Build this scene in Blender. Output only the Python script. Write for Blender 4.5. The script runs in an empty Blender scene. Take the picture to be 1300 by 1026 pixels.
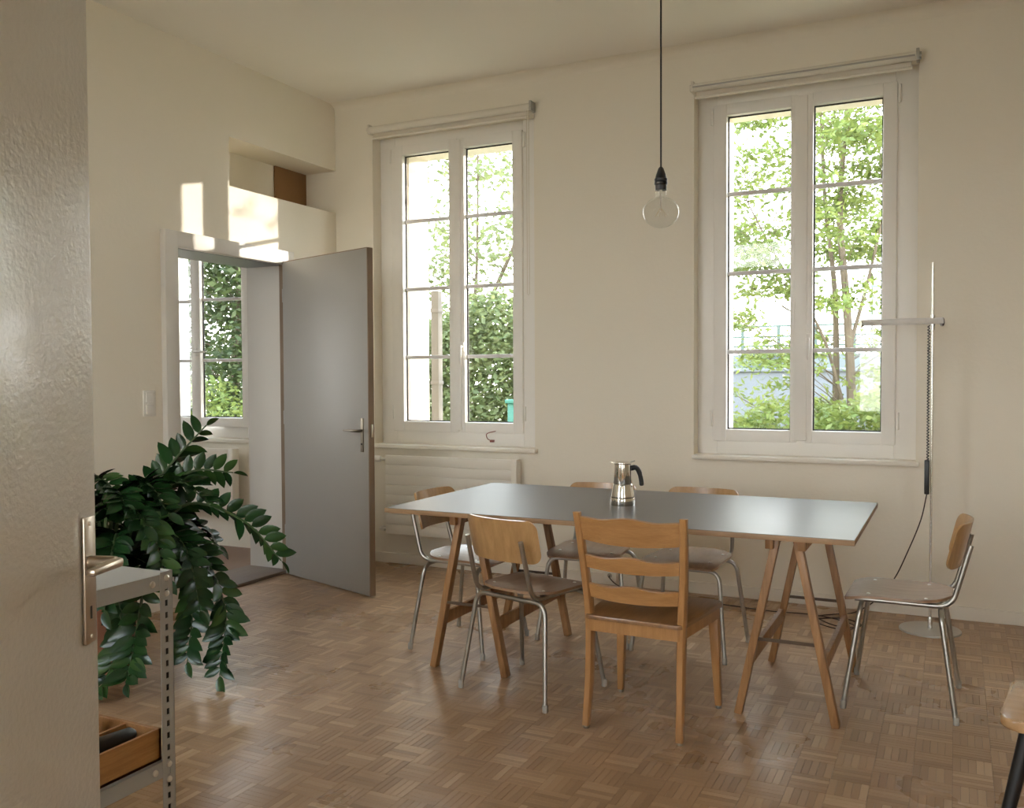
import bpy, bmesh, math, random
import numpy as np
from mathutils import Vector, Matrix
S = bpy.context.scene
COL = S.collection
R = math.radians
random.seed(7)
rng = np.random.default_rng(7)

# ------------------------------------------------------------------ camera
FPX, YAW, PITCH, ROLL, EYE = 1158.93, 25.95, 1.696, -0.269, 1.38
cd = bpy.data.cameras.new('camera'); cam = bpy.data.objects.new('camera', cd); COL.objects.link(cam)
cd.sensor_fit = 'HORIZONTAL'; cd.sensor_width = 36; cd.lens = FPX / 1300 * 36; cd.clip_start = .05; cd.clip_end = 400
y_, p_, r_ = R(YAW), R(PITCH), R(ROLL)
fw = Vector((-math.sin(y_) * math.cos(p_), math.cos(y_) * math.cos(p_), -math.sin(p_)))
rt = Vector((math.cos(y_), math.sin(y_), 0)); up = rt.cross(fw)
r2 = rt * math.cos(r_) + up * math.sin(r_); u2 = up * math.cos(r_) - rt * math.sin(r_)
M3 = Matrix((r2, u2, -fw)).transposed()
cam.matrix_world = Matrix.Translation((0, 0, EYE)) @ M3.to_4x4()
S.camera = cam

# ------------------------------------------------------------------ world, sun, exposure
SKY, SUN, EXPO = 6.5, 4.0, 1.0
w = bpy.data.worlds.new('world'); S.world = w; w.use_nodes = True
nt = w.node_tree; nt.nodes.clear()
out = nt.nodes.new('ShaderNodeOutputWorld'); bg = nt.nodes.new('ShaderNodeBackground')
tc = nt.nodes.new('ShaderNodeTexCoord'); sx = nt.nodes.new('ShaderNodeSeparateXYZ'); cr = nt.nodes.new('ShaderNodeValToRGB')
nt.links.new(tc.outputs['Generated'], sx.inputs[0]); nt.links.new(sx.outputs['Z'], cr.inputs[0])
cr.color_ramp.elements[0].position = 0; cr.color_ramp.elements[0].color = (1, .985, .955, 1)
cr.color_ramp.elements[1].position = .75; cr.color_ramp.elements[1].color = (.74, .86, 1, 1)
nt.links.new(cr.outputs[0], bg.inputs['Color']); bg.inputs['Strength'].default_value = SKY
nt.links.new(bg.outputs[0], out.inputs[0])
sd = bpy.data.lights.new('sun', 'SUN'); sd.energy = SUN; sd.angle = R(.6); sd.color = (1, .91, .79)
so = bpy.data.objects.new('sun', sd); COL.objects.link(so)
so.rotation_euler = Vector((.733, 1, .25)).to_track_quat('Z', 'Y').to_euler()
S.view_settings.view_transform = 'Standard'; S.view_settings.look = 'None'
S.view_settings.gamma = 1; S.view_settings.use_curve_mapping = False
S.view_settings.exposure = EXPO
S.cycles.use_denoising = True
S.cycles.max_bounces = 14; S.cycles.diffuse_bounces = 8; S.cycles.glossy_bounces = 6
S.cycles.transparent_max_bounces = 24; S.cycles.caustics_reflective = False; S.cycles.caustics_refractive = False
S.cycles.sample_clamp_indirect = 6

# ------------------------------------------------------------------ materials
def new_mat(name):
    m = bpy.data.materials.new(name); m.use_nodes = True
    return m, m.node_tree, m.node_tree.nodes['Principled BSDF']
def N(nt, typ, **k):
    n = nt.nodes.new(typ)
    for a, v in k.items(): setattr(n, a, v)
    return n
def mix(nt, fac, a, b, blend='MIX'):
    n = N(nt, 'ShaderNodeMix', data_type='RGBA', blend_type=blend)
    for i, v in ((0, fac), (6, a), (7, b)):
        if hasattr(v, 'links') or hasattr(v, 'is_linked'): nt.links.new(v, n.inputs[i])
        elif i: n.inputs[i].default_value = (*v, 1)
        else: n.inputs[i].default_value = v
    return n.outputs[2]
def noise(nt, scale, stretch=(1, 1, 1), detail=4, co='Object', dist=0):
    t = N(nt, 'ShaderNodeTexCoord'); mp = N(nt, 'ShaderNodeMapping'); mp.inputs['Scale'].default_value = stretch
    n = N(nt, 'ShaderNodeTexNoise'); n.inputs['Scale'].default_value = scale; n.inputs['Detail'].default_value = detail
    n.inputs['Distortion'].default_value = dist
    nt.links.new(t.outputs[co], mp.inputs[0]); nt.links.new(mp.outputs[0], n.inputs['Vector'])
    return n.outputs['Fac']
def ramp(nt, fac, stops):
    c = N(nt, 'ShaderNodeValToRGB'); e = c.color_ramp.elements
    while len(e) < len(stops): e.new(.5)
    for q, (p, col) in zip(e, stops): q.position = p; q.color = (*col, 1)
    nt.links.new(fac, c.inputs[0]); return c.outputs[0]
def bump(nt, b, h, s, d=.01):
    n = N(nt, 'ShaderNodeBump'); n.inputs['Strength'].default_value = s; n.inputs['Distance'].default_value = d
    nt.links.new(h, n.inputs['Height']); nt.links.new(n.outputs[0], b.inputs['Normal'])
def plain(name, c, rough=.5, metal=0, var=.06, nscale=6, bmp=0, bscale=60, coat=0, spec=.5, stretch=(1, 1, 1)):
    m, t, b = new_mat(name)
    lo = tuple(x * (1 - var) for x in c); hi = tuple(min(1, x * (1 + var)) for x in c)
    t.links.new(mix(t, noise(t, nscale, stretch), lo, hi), b.inputs['Base Color'])
    b.inputs['Roughness'].default_value = rough; b.inputs['Metallic'].default_value = metal
    b.inputs['Specular IOR Level'].default_value = spec
    if coat: b.inputs['Coat Weight'].default_value = coat; b.inputs['Coat Roughness'].default_value = .12
    if bmp: bump(t, b, noise(t, bscale, detail=6), bmp, .004)
    return m
def wood(name, dark, light, rough=.35, axis=2, scale=9, coat=.3, contrast=1):
    m, t, b = new_mat(name)
    st = [7., 7., 7.]; st[axis] = .7
    f = noise(t, scale, tuple(st), 5, dist=.4)
    g = noise(t, scale * 6, tuple(st), 3)
    c = ramp(t, f, [(.3, dark), (.7, light)])
    c = mix(t, .12 * contrast, c, ramp(t, g, [(.42, (.25, .15, .08)), (.6, (1, 1, 1))]), 'MULTIPLY')
    t.links.new(c, b.inputs['Base Color']); b.inputs['Roughness'].default_value = rough
    b.inputs['Coat Weight'].default_value = coat; b.inputs['Coat Roughness'].default_value = .22
    return m
PLASTER = plain('plaster', (.83, .778, .672), .85, var=.02, nscale=1.3, bmp=.25, bscale=45, spec=.25)
CEILP = plain('ceiling_plaster', (.86, .82, .745), .9, var=.02, nscale=1, bmp=.15, bscale=40, spec=.2)
STUCCO = plain('stucco', (.78, .70, .60), .9, var=.06, nscale=2.5, bmp=.3, bscale=60, spec=.2)
WHITE = plain('white_window_paint', (.86, .835, .79), .38, var=.015, nscale=3)
TRIMW = plain('trim_paint', (.80, .75, .66), .5, var=.02, nscale=4)
RADW = plain('radiator_enamel', (.80, .75, .66), .4, var=.015, nscale=3)
FRAMEG = plain('frame_paint', (.68, .65, .60), .4, var=.02, nscale=4)
DOORG = plain('grey_door_paint', (.345, .33, .30), .42, var=.05, nscale=1.6, bmp=.06, bscale=24)
DOORF = plain('pale_door_paint', (.66, .635, .58), .20, var=.03, nscale=2, bmp=.42, bscale=95, coat=.5, stretch=(1, 1, 1))
EDGEW = plain('worn_brown_edge', (.22, .15, .095), .55, var=.3, nscale=9, stretch=(1, 1, .3))
STEEL = plain('grey_steel_paint', (.40, .395, .375), .45, var=.04, nscale=5)
BOLT = plain('zinc_bolt', (.75, .72, .66), .3, 1)
DARK = plain('dark_slot', (.02, .018, .015), .7)
ALU = plain('anodised_aluminium', (.60, .53, .44), .34, 1, var=.04)
CHROME = plain('worn_chrome', (.45, .43, .385), .36, 1, var=.22, nscale=22)
POLISH = plain('polished_steel', (.82, .80, .76), .09, 1, var=.02)
POLEM = plain('lamp_chrome', (.72, .70, .66), .22, 1, var=.05)
BASEM = plain('lamp_base_grey', (.52, .50, .46), .35, .3, var=.03)
BLACK = plain('black_plastic', (.015, .015, .016), .35)
BLACKM = plain('black_paint', (.012, .011, .011), .4)
RUBBER = plain('grey_rubber', (.42, .39, .34), .7)
GASKET = plain('gasket', (.03, .026, .022), .6)
MUNT = plain('muntin_grey', (.72, .70, .70), .5)
CORDB = plain('brown_cord', (.05, .03, .025), .6)
HANDW = plain('handle_white', (.80, .78, .74), .3)
BLINDF = plain('blind_fabric', (.74, .69, .60), .8, var=.03, nscale=60)
BLINDM = plain('blind_bracket', (.42, .40, .36), .35, .8)
BIRCH = wood('birch_ply', (.40, .225, .09), (.50, .30, .13), .3, 2, 5, .5, .6)
SEATPLY = wood('seat_ply', (.27, .155, .085), (.36, .22, .13), .33, 1, 5, .5, .8)
LADW = wood('ladder_beech', (.36, .175, .06), (.46, .24, .09), .36, 2, 6, .4, .8)
LADSLAT = wood('ladder_slat_beech', (.36, .175, .06), (.46, .24, .09), .36, 0, 6, .4, .8)
LADSEAT = wood('ladder_seat_wood', (.20, .10, .04), (.32, .165, .07), .3, 1, 6, .4)
TRESTW = wood('trestle_wood', (.26, .125, .045), (.42, .225, .095), .5, 2, 7, .1)
PLYEDGE = wood('table_edge_ply', (.30, .18, .09), (.42, .26, .14), .5, 0, 8, 0)
TOPM = plain('table_laminate', (.075, .066, .058), .38, var=.10, nscale=3, stretch=(.4, 3, 1), spec=1.0)
BOXW = wood('tray_wood', (.36, .165, .055), (.48, .25, .09), .5, 1, 7, .1)
BOXIN = plain('tray_inside', (.11, .035, .018), .6)
STOOLW = wood('stool_wood', (.42, .24, .11), (.52, .32, .16), .2, 0, 5, .8, .6)
CARD = plain('cardboard_brown', (.27, .145, .06), .75, var=.05, nscale=2)
THRESH = plain('threshold_wood', (.17, .125, .10), .4, var=.3, nscale=6, stretch=(6, .6, 1))
FLOOR2 = plain('annex_floor', (.24, .15, .105), .4, var=.12, nscale=4)
TERRA = plain('terracotta', (.25, .10, .05), .8)
SOIL = plain('soil', (.03, .02, .013), .95, bmp=.6, bscale=60)
STEMG = plain('zz_stem', (.05, .085, .025), .5, var=.2)
BARK = plain('bark', (.13, .10, .07), .9, var=.4, nscale=9, bmp=.5, bscale=30)
SWITCHW = plain('switch_white', (.80, .77, .71), .35)
WIRER = plain('red_wire', (.20, .05, .03), .5)
def leafmat(name, c, c2, trans=.35, rough=.3, spec=.5):
    m, t, b = new_mat(name)
    g = N(t, 'ShaderNodeNewGeometry')
    col = mix(t, g.outputs['Random Per Island'], c, c2)
    t.links.new(col, b.inputs['Base Color']); b.inputs['Roughness'].default_value = rough
    b.inputs['Specular IOR Level'].default_value = spec
    tr = N(t, 'ShaderNodeBsdfTranslucent'); ms = N(t, 'ShaderNodeMixShader'); ms.inputs[0].default_value = trans
    hs = N(t, 'ShaderNodeHueSaturation'); hs.inputs['Value'].default_value = 1.5; hs.inputs['Hue'].default_value = .475
    t.links.new(col, hs.inputs['Color']); t.links.new(hs.outputs[0], tr.inputs[0])
    t.links.new(b.outputs[0], ms.inputs[1]); t.links.new(tr.outputs[0], ms.inputs[2])
    t.links.new(ms.outputs[0], t.nodes['Material Output'].inputs[0])
    return m
def zzleaf():
    m, t, b = new_mat('zz_leaf')
    oi = N(t, 'ShaderNodeObjectInfo')
    t.links.new(ramp(t, oi.outputs['Random'], [(0, (.010, .034, .010)), (.6, (.018, .058, .015)), (1, (.045, .10, .024))]), b.inputs['Base Color'])
    b.inputs['Roughness'].default_value = .27; b.inputs['Specular IOR Level'].default_value = .42
    return m
ZZ = zzleaf()
LEAF_A = leafmat('spring_leaf', (.10, .15, .04), (.15, .19, .05), .4, .5, .3)
LEAF_B = leafmat('hazel_leaf', (.095, .13, .052), (.15, .18, .072), .40, .5, .3)
LEAF_C = leafmat('dark_leaf', (.03, .05, .02), (.075, .105, .035), .35, .5, .3)
def glassmat(name, tint, refl=.9):
    m = bpy.data.materials.new(name); m.use_nodes = True; t = m.node_tree; t.nodes.clear()
    o = N(t, 'ShaderNodeOutputMaterial'); tr = N(t, 'ShaderNodeBsdfTransparent'); tr.inputs[0].default_value = (*tint, 1)
    gl = N(t, 'ShaderNodeBsdfGlossy'); gl.inputs['Roughness'].default_value = .02
    fr = N(t, 'ShaderNodeLayerWeight'); fr.inputs[0].default_value = .5
    pw = N(t, 'ShaderNodeMath', operation='POWER'); pw.inputs[1].default_value = 4.5
    mu = N(t, 'ShaderNodeMath', operation='MULTIPLY_ADD'); mu.inputs[1].default_value = refl; mu.inputs[2].default_value = .025
    ms = N(t, 'ShaderNodeMixShader'); t.links.new(fr.outputs['Facing'], pw.inputs[0]); t.links.new(pw.outputs[0], mu.inputs[0]); t.links.new(mu.outputs[0], ms.inputs[0])
    t.links.new(tr.outputs[0], ms.inputs[1]); t.links.new(gl.outputs[0], ms.inputs[2]); t.links.new(ms.outputs[0], o.inputs[0])
    return m
GLASS = glassmat('window_glass', (.97, .975, .97))
BULBG = glassmat('bulb_glass', (.95, .955, .95), .75)
def parquet(name, island):
    m, t, b = new_mat(name)
    if island: rnd = N(t, 'ShaderNodeNewGeometry').outputs['Random Per Island']
    else: rnd = N(t, 'ShaderNodeObjectInfo').outputs['Random']
    g = N(t, 'ShaderNodeNewGeometry')
    sc = N(t, 'ShaderNodeVectorMath', operation='DIVIDE'); sc.inputs[1].default_value = (.125, .125, 1)
    fl = N(t, 'ShaderNodeVectorMath', operation='FLOOR'); wn = N(t, 'ShaderNodeTexWhiteNoise')
    t.links.new(g.outputs['Position'], sc.inputs[0]); t.links.new(sc.outputs[0], fl.inputs[0]); t.links.new(fl.outputs[0], wn.inputs['Vector'])
    mm = N(t, 'ShaderNodeMath', operation='MULTIPLY_ADD'); mm.inputs[1].default_value = .6
    m2 = N(t, 'ShaderNodeMath', operation='MULTIPLY'); m2.inputs[1].default_value = .4
    t.links.new(wn.outputs['Value'], m2.inputs[0]); t.links.new(rnd, mm.inputs[0]); t.links.new(m2.outputs[0], mm.inputs[2])
    c = ramp(t, mm.outputs[0], [(.05, (.30, .183, .100)), (.35, (.38, .240, .135)), (.65, (.43, .278, .160)), (.86, (.52, .355, .215)), (1, (.62, .45, .295))])
    n = N(t, 'ShaderNodeTexNoise'); n.inputs['Scale'].default_value = 1.3; n.inputs['Detail'].default_value = 5
    t.links.new(g.outputs['Position'], n.inputs['Vector'])
    c = mix(t, .35, c, ramp(t, n.outputs['Fac'], [(.3, (.66, .62, .58)), (.7, (1, 1, 1))]), 'MULTIPLY')
    t.links.new(c, b.inputs['Base Color'])
    rr = N(t, 'ShaderNodeMapRange'); rr.inputs['To Min'].default_value = .20; rr.inputs['To Max'].default_value = .38
    t.links.new(n.outputs['Fac'], rr.inputs['Value']); t.links.new(rr.outputs[0], b.inputs['Roughness'])
    n2 = N(t, 'ShaderNodeTexNoise'); n2.inputs['Scale'].default_value = 90; t.links.new(g.outputs['Position'], n2.inputs['Vector'])
    bump(t, b, n2.outputs['Fac'], .06, .002)
    return m
PARQ, PARQS = parquet('parquet_finger', False), parquet('parquet_field', True)

# ------------------------------------------------------------------ mesh helpers
class MB:
    """collects shapes into one bmesh"""
    def __init__(s): s.b = bmesh.new()
    def _x(s, vs, m):
        if m is not None: bmesh.ops.transform(s.b, matrix=m, verts=vs)
    def box(s, lo, hi, m=None, bev=0):
        c = [(a + b) / 2 for a, b in zip(lo, hi)]; d = [abs(b - a) for a, b in zip(lo, hi)]
        r = bmesh.ops.create_cube(s.b, size=1, matrix=Matrix.Translation(c) @ Matrix.Diagonal((*d, 1)))
        vs = r['verts']
        if bev:
            es = list({e for v in vs for e in v.link_edges})
            q = bmesh.ops.bevel(s.b, geom=es, offset=bev, segments=2, profile=.5, affect='EDGES')
            vs = list({v for f in q['faces'] for v in f.verts} | {v for v in vs if v.is_valid})
        s._x(vs, m); return s
    def bar(s, p, q, a, b=None, up=(0, 0, 1), a2=None, b2=None, bev=0):
        """rectangular bar from p to q, section a x b"""
        b = b or a; p, q = Vector(p), Vector(q); d = (q - p).normalized(); u = Vector(up)
        if abs(d.dot(u)) > .98: u = Vector((0, 1, 0))
        x = d.cross(u).normalized(); z = x.cross(d)
        vs = []
        for c, aa, bb in ((p, a, b), (q, a2 or a, b2 or b)):
            for i, j in ((-1, -1), (1, -1), (1, 1), (-1, 1)): vs.append(s.b.verts.new(c + x * i * aa / 2 + z * j * bb / 2))
        fs = [s.b.faces.new([vs[k] for k in f]) for f in ((3, 2, 1, 0), (4, 5, 6, 7), (0, 1, 5, 4), (1, 2, 6, 5), (2, 3, 7, 6), (3, 0, 4, 7))]
        if bev: bmesh.ops.bevel(s.b, geom=list({e for f in fs for e in f.edges}), offset=bev, segments=2, profile=.5, affect='EDGES')
        return s
    def tube(s, pts, r, n=8, cap=True):
        pts = [Vector(p) for p in pts]; rs = r if isinstance(r, (list, tuple)) else [r] * len(pts)
        prev = None; rings = []
        for i, p in enumerate(pts):
            d = (pts[min(i + 1, len(pts) - 1)] - pts[max(i - 1, 0)]).normalized()
            if prev is None:
                a = Vector((0, 0, 1)) if abs(d.z) < .9 else Vector((1, 0, 0)); x = d.cross(a).normalized()
            else:
                x = (prev - d * prev.dot(d)).normalized()
            prev = x; yv = d.cross(x)
            rings.append([s.b.verts.new(p + (x * math.cos(2 * math.pi * k / n) + yv * math.sin(2 * math.pi * k / n)) * rs[i]) for k in range(n)])
        for A, B in zip(rings, rings[1:]):
            for k in range(n): s.b.faces.new((A[k], A[(k + 1) % n], B[(k + 1) % n], B[k]))
        if cap: s.b.faces.new(rings[0][::-1]); s.b.faces.new(rings[-1])
        return s
    def lathe(s, prof, n=24, m=None, cap=True):
        rings = []; vs = []
        for r, z in prof:
            ring = [s.b.verts.new((r * math.cos(2 * math.pi * k / n), r * math.sin(2 * math.pi * k / n), z)) for k in range(n)]
            rings.append(ring); vs += ring
        for A, B in zip(rings, rings[1:]):
            for k in range(n): s.b.faces.new((A[k], A[(k + 1) % n], B[(k + 1) % n], B[k]))
        if cap: s.b.faces.new(rings[0][::-1]); s.b.faces.new(rings[-1])
        s._x(vs, m); return s
    def sheet(s, grid, th):
        """thick sheet from a grid of points (rows of Vectors); th along the local normal"""
        g = [[Vector(p) for p in row] for row in grid]; R_, C_ = len(g), len(g[0]); top = []; bot = []
        for i in range(R_):
            tr_, br = [], []
            for j in range(C_):
                du = g[min(i + 1, R_ - 1)][j] - g[max(i - 1, 0)][j]; dv = g[i][min(j + 1, C_ - 1)] - g[i][max(j - 1, 0)]
                n = du.cross(dv); n = n.normalized() if n.length > 1e-9 else Vector((0, 0, 1))
                tr_.append(s.b.verts.new(g[i][j] + n * th / 2)); br.append(s.b.verts.new(g[i][j] - n * th / 2))
            top.append(tr_); bot.append(br)
        for i in range(R_ - 1):
            for j in range(C_ - 1):
                s.b.faces.new((top[i][j], top[i + 1][j], top[i + 1][j + 1], top[i][j + 1]))
                s.b.faces.new((bot[i][j], bot[i][j + 1], bot[i + 1][j + 1], bot[i + 1][j]))
        for i in range(R_ - 1):
            s.b.faces.new((top[i][0], bot[i][0], bot[i + 1][0], top[i + 1][0])); s.b.faces.new((top[i + 1][-1], bot[i + 1][-1], bot[i][-1], top[i][-1]))
        for j in range(C_ - 1):
            s.b.faces.new((top[0][j + 1], bot[0][j + 1], bot[0][j], top[0][j])); s.b.faces.new((top[-1][j], bot[-1][j], bot[-1][j + 1], top[-1][j + 1]))
        return s
    def prism(s, outline, z0, z1, m=None):
        a = [s.b.verts.new((x, y, z0)) for x, y in outline]; b = [s.b.verts.new((x, y, z1)) for x, y in outline]
        s.b.faces.new(a[::-1]); s.b.faces.new(b); n = len(a)
        for k in range(n): s.b.faces.new((a[k], a[(k + 1) % n], b[(k + 1) % n], b[k]))
        s._x(a + b, m); return s
    def mesh(s, name, mat, smooth=True, ang=40):
        bmesh.ops.recalc_face_normals(s.b, faces=s.b.faces)
        me = bpy.data.meshes.new(name); s.b.to_mesh(me); s.b.free()
        for mm in (mat if isinstance(mat, (list, tuple)) else [mat]): me.materials.append(mm)
        if smooth:
            me.shade_smooth(); me.set_sharp_from_angle(angle=R(ang))
        return me
    def build(s, name, mat, parent=None, smooth=True, loc=None, ang=40):
        return link(name, s.mesh(name, mat, smooth, ang), parent, loc)
def link(name, me, parent=None, loc=None):
    o = bpy.data.objects.new(name, me); COL.objects.link(o)
    if parent is not None: o.parent = parent
    if loc is not None: o.location = loc
    return o
def tag(o, label, cat, group=None):
    o['label'] = label; o['category'] = cat
    if group: o['group'] = group
    return o
def thing(name, label, cat, loc=(0, 0, 0), rz=0, group=None):
    o = bpy.data.objects.new(name, None); COL.objects.link(o); o.location = loc; o.rotation_euler = (0, 0, rz)
    o.empty_display_size = .1
    return tag(o, label, cat, group)
def struct(o): o['kind'] = 'structure'; return o
def struct_empty(name, loc=(0, 0, 0)):
    o = bpy.data.objects.new(name, None); COL.objects.link(o); o.location = loc; return struct(o)
def dup_tree(root, loc, rz, label=None):
    r = root.copy(); COL.objects.link(r); r.location = loc; r.rotation_euler = (0, 0, rz)
    if label: r['label'] = label
    for ch in root.children:
        c = ch.copy(); COL.objects.link(c); c.parent = r
        for g in ch.children:
            d = g.copy(); COL.objects.link(d); d.parent = c
    return r
def arc(pts, r, n=5):
    """polyline with corners rounded to radius r"""
    pts = [Vector(p) for p in pts]; o = [pts[0]]
    for a, b, c in zip(pts, pts[1:], pts[2:]):
        d1 = (a - b).normalized(); d2 = (c - b).normalized()
        for k in range(n + 1):
            t = k / n; p = b + d1 * r * (1 - t) ** 2 + d2 * r * t ** 2
            o.append(p)
    o.append(pts[-1]); return o
def bez(P, n):
    P = [Vector(p) for p in P]; o = []
    for k in range(n + 1):
        t = k / n; o.append(P[0] * (1 - t) ** 3 + P[1] * 3 * t * (1 - t) ** 2 + P[2] * 3 * t * t * (1 - t) + P[3] * t ** 3)
    return o
def catmull(P, n):
    P = [Vector(p) for p in P]; Q = [P[0] * 2 - P[1]] + P + [P[-1] * 2 - P[-2]]; o = []
    for i in range(1, len(Q) - 2):
        a, b, c, d = Q[i - 1:i + 3]
        for k in range(n):
            t = k / n
            o.append(.5 * ((2 * b) + (c - a) * t + (2 * a - 5 * b + 4 * c - d) * t * t + (3 * b - a - 3 * c + d) * t ** 3))
    o.append(P[-1]); return o
def wall_boxes(mb, axis, t0, t1, u0, u1, z0, z1, holes):
    """slab normal to axis ('x' or 'y') with rectangular holes (ua, ub, za, zb)"""
    us = sorted({u0, u1, *[h[0] for h in holes], *[h[1] for h in holes]}); us = [u for u in us if u0 <= u <= u1]
    for a, b in zip(us, us[1:]):
        m = (a + b) / 2; hs = sorted((h[2], h[3]) for h in holes if h[0] < m < h[1]); z = z0; segs = []
        for ha, hb in hs:
            if ha > z: segs.append((z, ha))
            z = max(z, hb)
        if z < z1: segs.append((z, z1))
        for za, zb in segs:
            if axis == 'y': mb.box((a, t0, za), (b, t1, zb))
            else: mb.box((t0, a, za), (t1, b, zb))
    return mb

# ------------------------------------------------------------------ room shell
XL, YB, ZC, XR, YN = -4.259, 5.703, 3.445, 2.6, .16
W1, W2, W0 = -2.52 * 0, 0, -2.52
win_in = [(-3.92, -2.60, .885, 3.17), (-1.495, -.205, .885, 3.17), (-6.44, -5.12, .885, 3.17)]
win_out = [(-3.715, -2.80, .93, 3.06), (-1.345, -.392, .93, 3.06), (-6.235, -5.32, .93, 3.06)]
m = MB(); wall_boxes(m, 'y', YB, 5.88, -8.4, XR + .4, -.3, 3.8, win_in); struct(m.build('wall_back', PLASTER, smooth=False))
m = MB(); wall_boxes(m, 'y', 5.88, 6.153, -8.8, XR + .8, -.9, 4.1, win_out); struct(m.build('wall_facade', STUCCO, smooth=False))
m = MB(); wall_boxes(m, 'x', -4.553, XL, -.3, YB, 0, ZC + .2, [(4.085, 5.105, 0, 2.19), (4.57, YB, 2.63, 2.95)])
wall_boxes(m, 'x', -4.6, -4.553, -.3, YB, 0, ZC + .2, [(4.085, 5.105, 0, 2.19)]); struct(m.build('wall_left', PLASTER, smooth=False))
m = MB(); wall_boxes(m, 'x', XR, XR + .3, -.3, YB, 0, ZC + .2, []); struct(m.build('wall_right', PLASTER, smooth=False))
near_fill_win = [(-3.5, -1.75, .8, 3.1), (.9, 1.8, .8, 3.0)]  # openings added in the unseen near wall for fill daylight
m = MB(); wall_boxes(m, 'y', YN - .2, YN, XL, XR, 0, ZC + .2, near_fill_win + [(-1.07, .22, 0, 2.32)]); struct(m.build('wall_near', PLASTER, smooth=False))
m = MB(); m.box((XL - .34, -.3, ZC), (XR + .3, YB + .1, ZC + .3)); struct(m.build('ceiling', CEILP, smooth=False))
# soft plaster cove where the ceiling meets the window wall
m = MB(); prof = [(0, 0)] + [(-.11 + .11 * math.cos(a), -.09 + .09 * math.sin(a)) for a in np.linspace(0, math.pi / 2, 7)]
g = [[(x, YB + (dy if 1 else 0), ZC + dz) for (dy, dz) in [(-(.07 - .07 * math.sin(a)), -(.06 - .06 * math.cos(a))) for a in np.linspace(0, math.pi / 2, 7)]] for x in (XL, XR)]
m.sheet(g, .004); struct(m.build('trim_1', PLASTER))
# hall behind the camera
m = MB()
m.box((-2.6, -2.2, 0), (-2.5, YN - .2, 2.7)); m.box((1.4, -2.2, 0), (1.5, YN - .2, 2.7)); m.box((-2.6, -2.3, 2.6), (1.5, YN - .2, 2.75))
wall_boxes(m, 'y', -2.3, -2.2, -2.6, 1.5, 0, 2.7, [(-1.7, .7, .8, 2.3)])
struct(m.build('wall_hall', PLASTER, smooth=False))
# annex room seen through the grey door
m = MB(); m.box((-8.4, -.3, ZC), (-4.6, YB + .1, ZC + .3)); wall_boxes(m, 'x', -8.5, -8.4, -.3, YB, -.1, ZC + .3, [(2.2, 3.6, .9, 2.9)]); m.box((-8.4, -.4, -.1), (-4.6, -.3, ZC + .3))
struct(m.build('wall_annex', plain('annex_plaster', (.74, .73, .74), .85, var=.02, nscale=1.5), smooth=False))
# ------------------------------------------------------------------ parquet floor
floor = struct(MB().box((XL - .35, -2.3, -.12), (XR + .3, YB + .1, -.009)).build('floor', plain('floor_base', (.045, .028, .018), .8), smooth=False))
struct(MB().box((-8.4, -.3, -.12), (-4.6, YB, .0)).build('floor_annex', FLOOR2, smooth=False))
T, NF = .125, 5; fwid = T / NF; gap = .00025
def finger_mesh(lx, ly):
    b = bmesh.new(); hx, hy, c = lx / 2 - gap, ly / 2 - gap, .0006
    vs = [b.verts.new(v) for v in [(-hx, -hy, -.008), (hx, -hy, -.008), (hx, hy, -.008), (-hx, hy, -.008), (-hx, -hy, -c), (hx, -hy, -c), (hx, hy, -c), (-hx, hy, -c),
          (-hx + c, -hy + c, 0), (hx - c, -hy + c, 0), (hx - c, hy - c, 0), (-hx + c, hy - c, 0)]]
    for a in (0, 4):
        for k in range(4): b.faces.new([vs[a + k], vs[a + (k + 1) % 4], vs[a + 4 + (k + 1) % 4], vs[a + 4 + k]])
    b.faces.new(vs[8:12]); me = bpy.data.meshes.new('plank'); b.to_mesh(me); b.free(); return me
fmx, fmy = finger_mesh(T, fwid), finger_mesh(fwid, T)
for me in (fmx, fmy): me.materials.append(PARQ)
fing = []
nx0, nx1, ny0, ny1 = int(math.floor(XL / T)), int(math.ceil(XR / T)), int(math.floor(-2.2 / T)), int(math.ceil(YB / T))
Rn, Un, Fn = (np.array(v) for v in (r2, u2, fw))
for ix in range(nx0, nx1):
    for iy in range(ny0, ny1):
        for k in range(NF):
            o = (k + .5) * fwid
            fing.append((ix * T + T / 2, iy * T + o, 0) if (ix + iy) % 2 else (ix * T + o, iy * T + T / 2, 1))
fa = np.array(fing); fa = fa[(fa[:, 0] > XL + .005) & (fa[:, 0] < XR - .01) & (fa[:, 1] < YB - .005)]
z_ = rng.normal(0, .0001, len(fa))
v = np.stack([fa[:, 0], fa[:, 1], np.full(len(fa), -EYE)], 1); d = v @ Fn; px = 650 + FPX * (v @ Rn) / d; py = 513 - FPX * (v @ Un) / d
vis = (d > .3) & (px > 225) & (px < 1290) & (py > 700) & (py < 1020)
size = np.where(vis, 1 / d ** 3, 0); near = np.argsort(-size)[:300]; isn = np.zeros(len(fa), bool); isn[near] = True
for i in near:
    o = link('plank', fmy if fa[i, 2] else fmx, floor, (fa[i, 0], fa[i, 1], z_[i]))
V, Fc = [], []
base = {}
for key, me in ((0, fmx), (1, fmy)):
    base[key] = (np.array([q.co[:] for q in me.vertices]), np.array([list(p.vertices) for p in me.polygons]))
n = 0; rest = np.where(~isn)[0]; vs, fs = [], []
for key in (0, 1):
    idx = rest[fa[rest, 2] == key]; bv, bf = base[key]
    off = np.stack([fa[idx, 0], fa[idx, 1], z_[idx]], 1)
    vv = (bv[None] + off[:, None]).reshape(-1, 3); ff = (bf[None] + (np.arange(len(idx)) * len(bv))[:, None, None]).reshape(-1, 4) + n
    vs.append(vv); fs.append(ff); n += len(vv)
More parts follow.
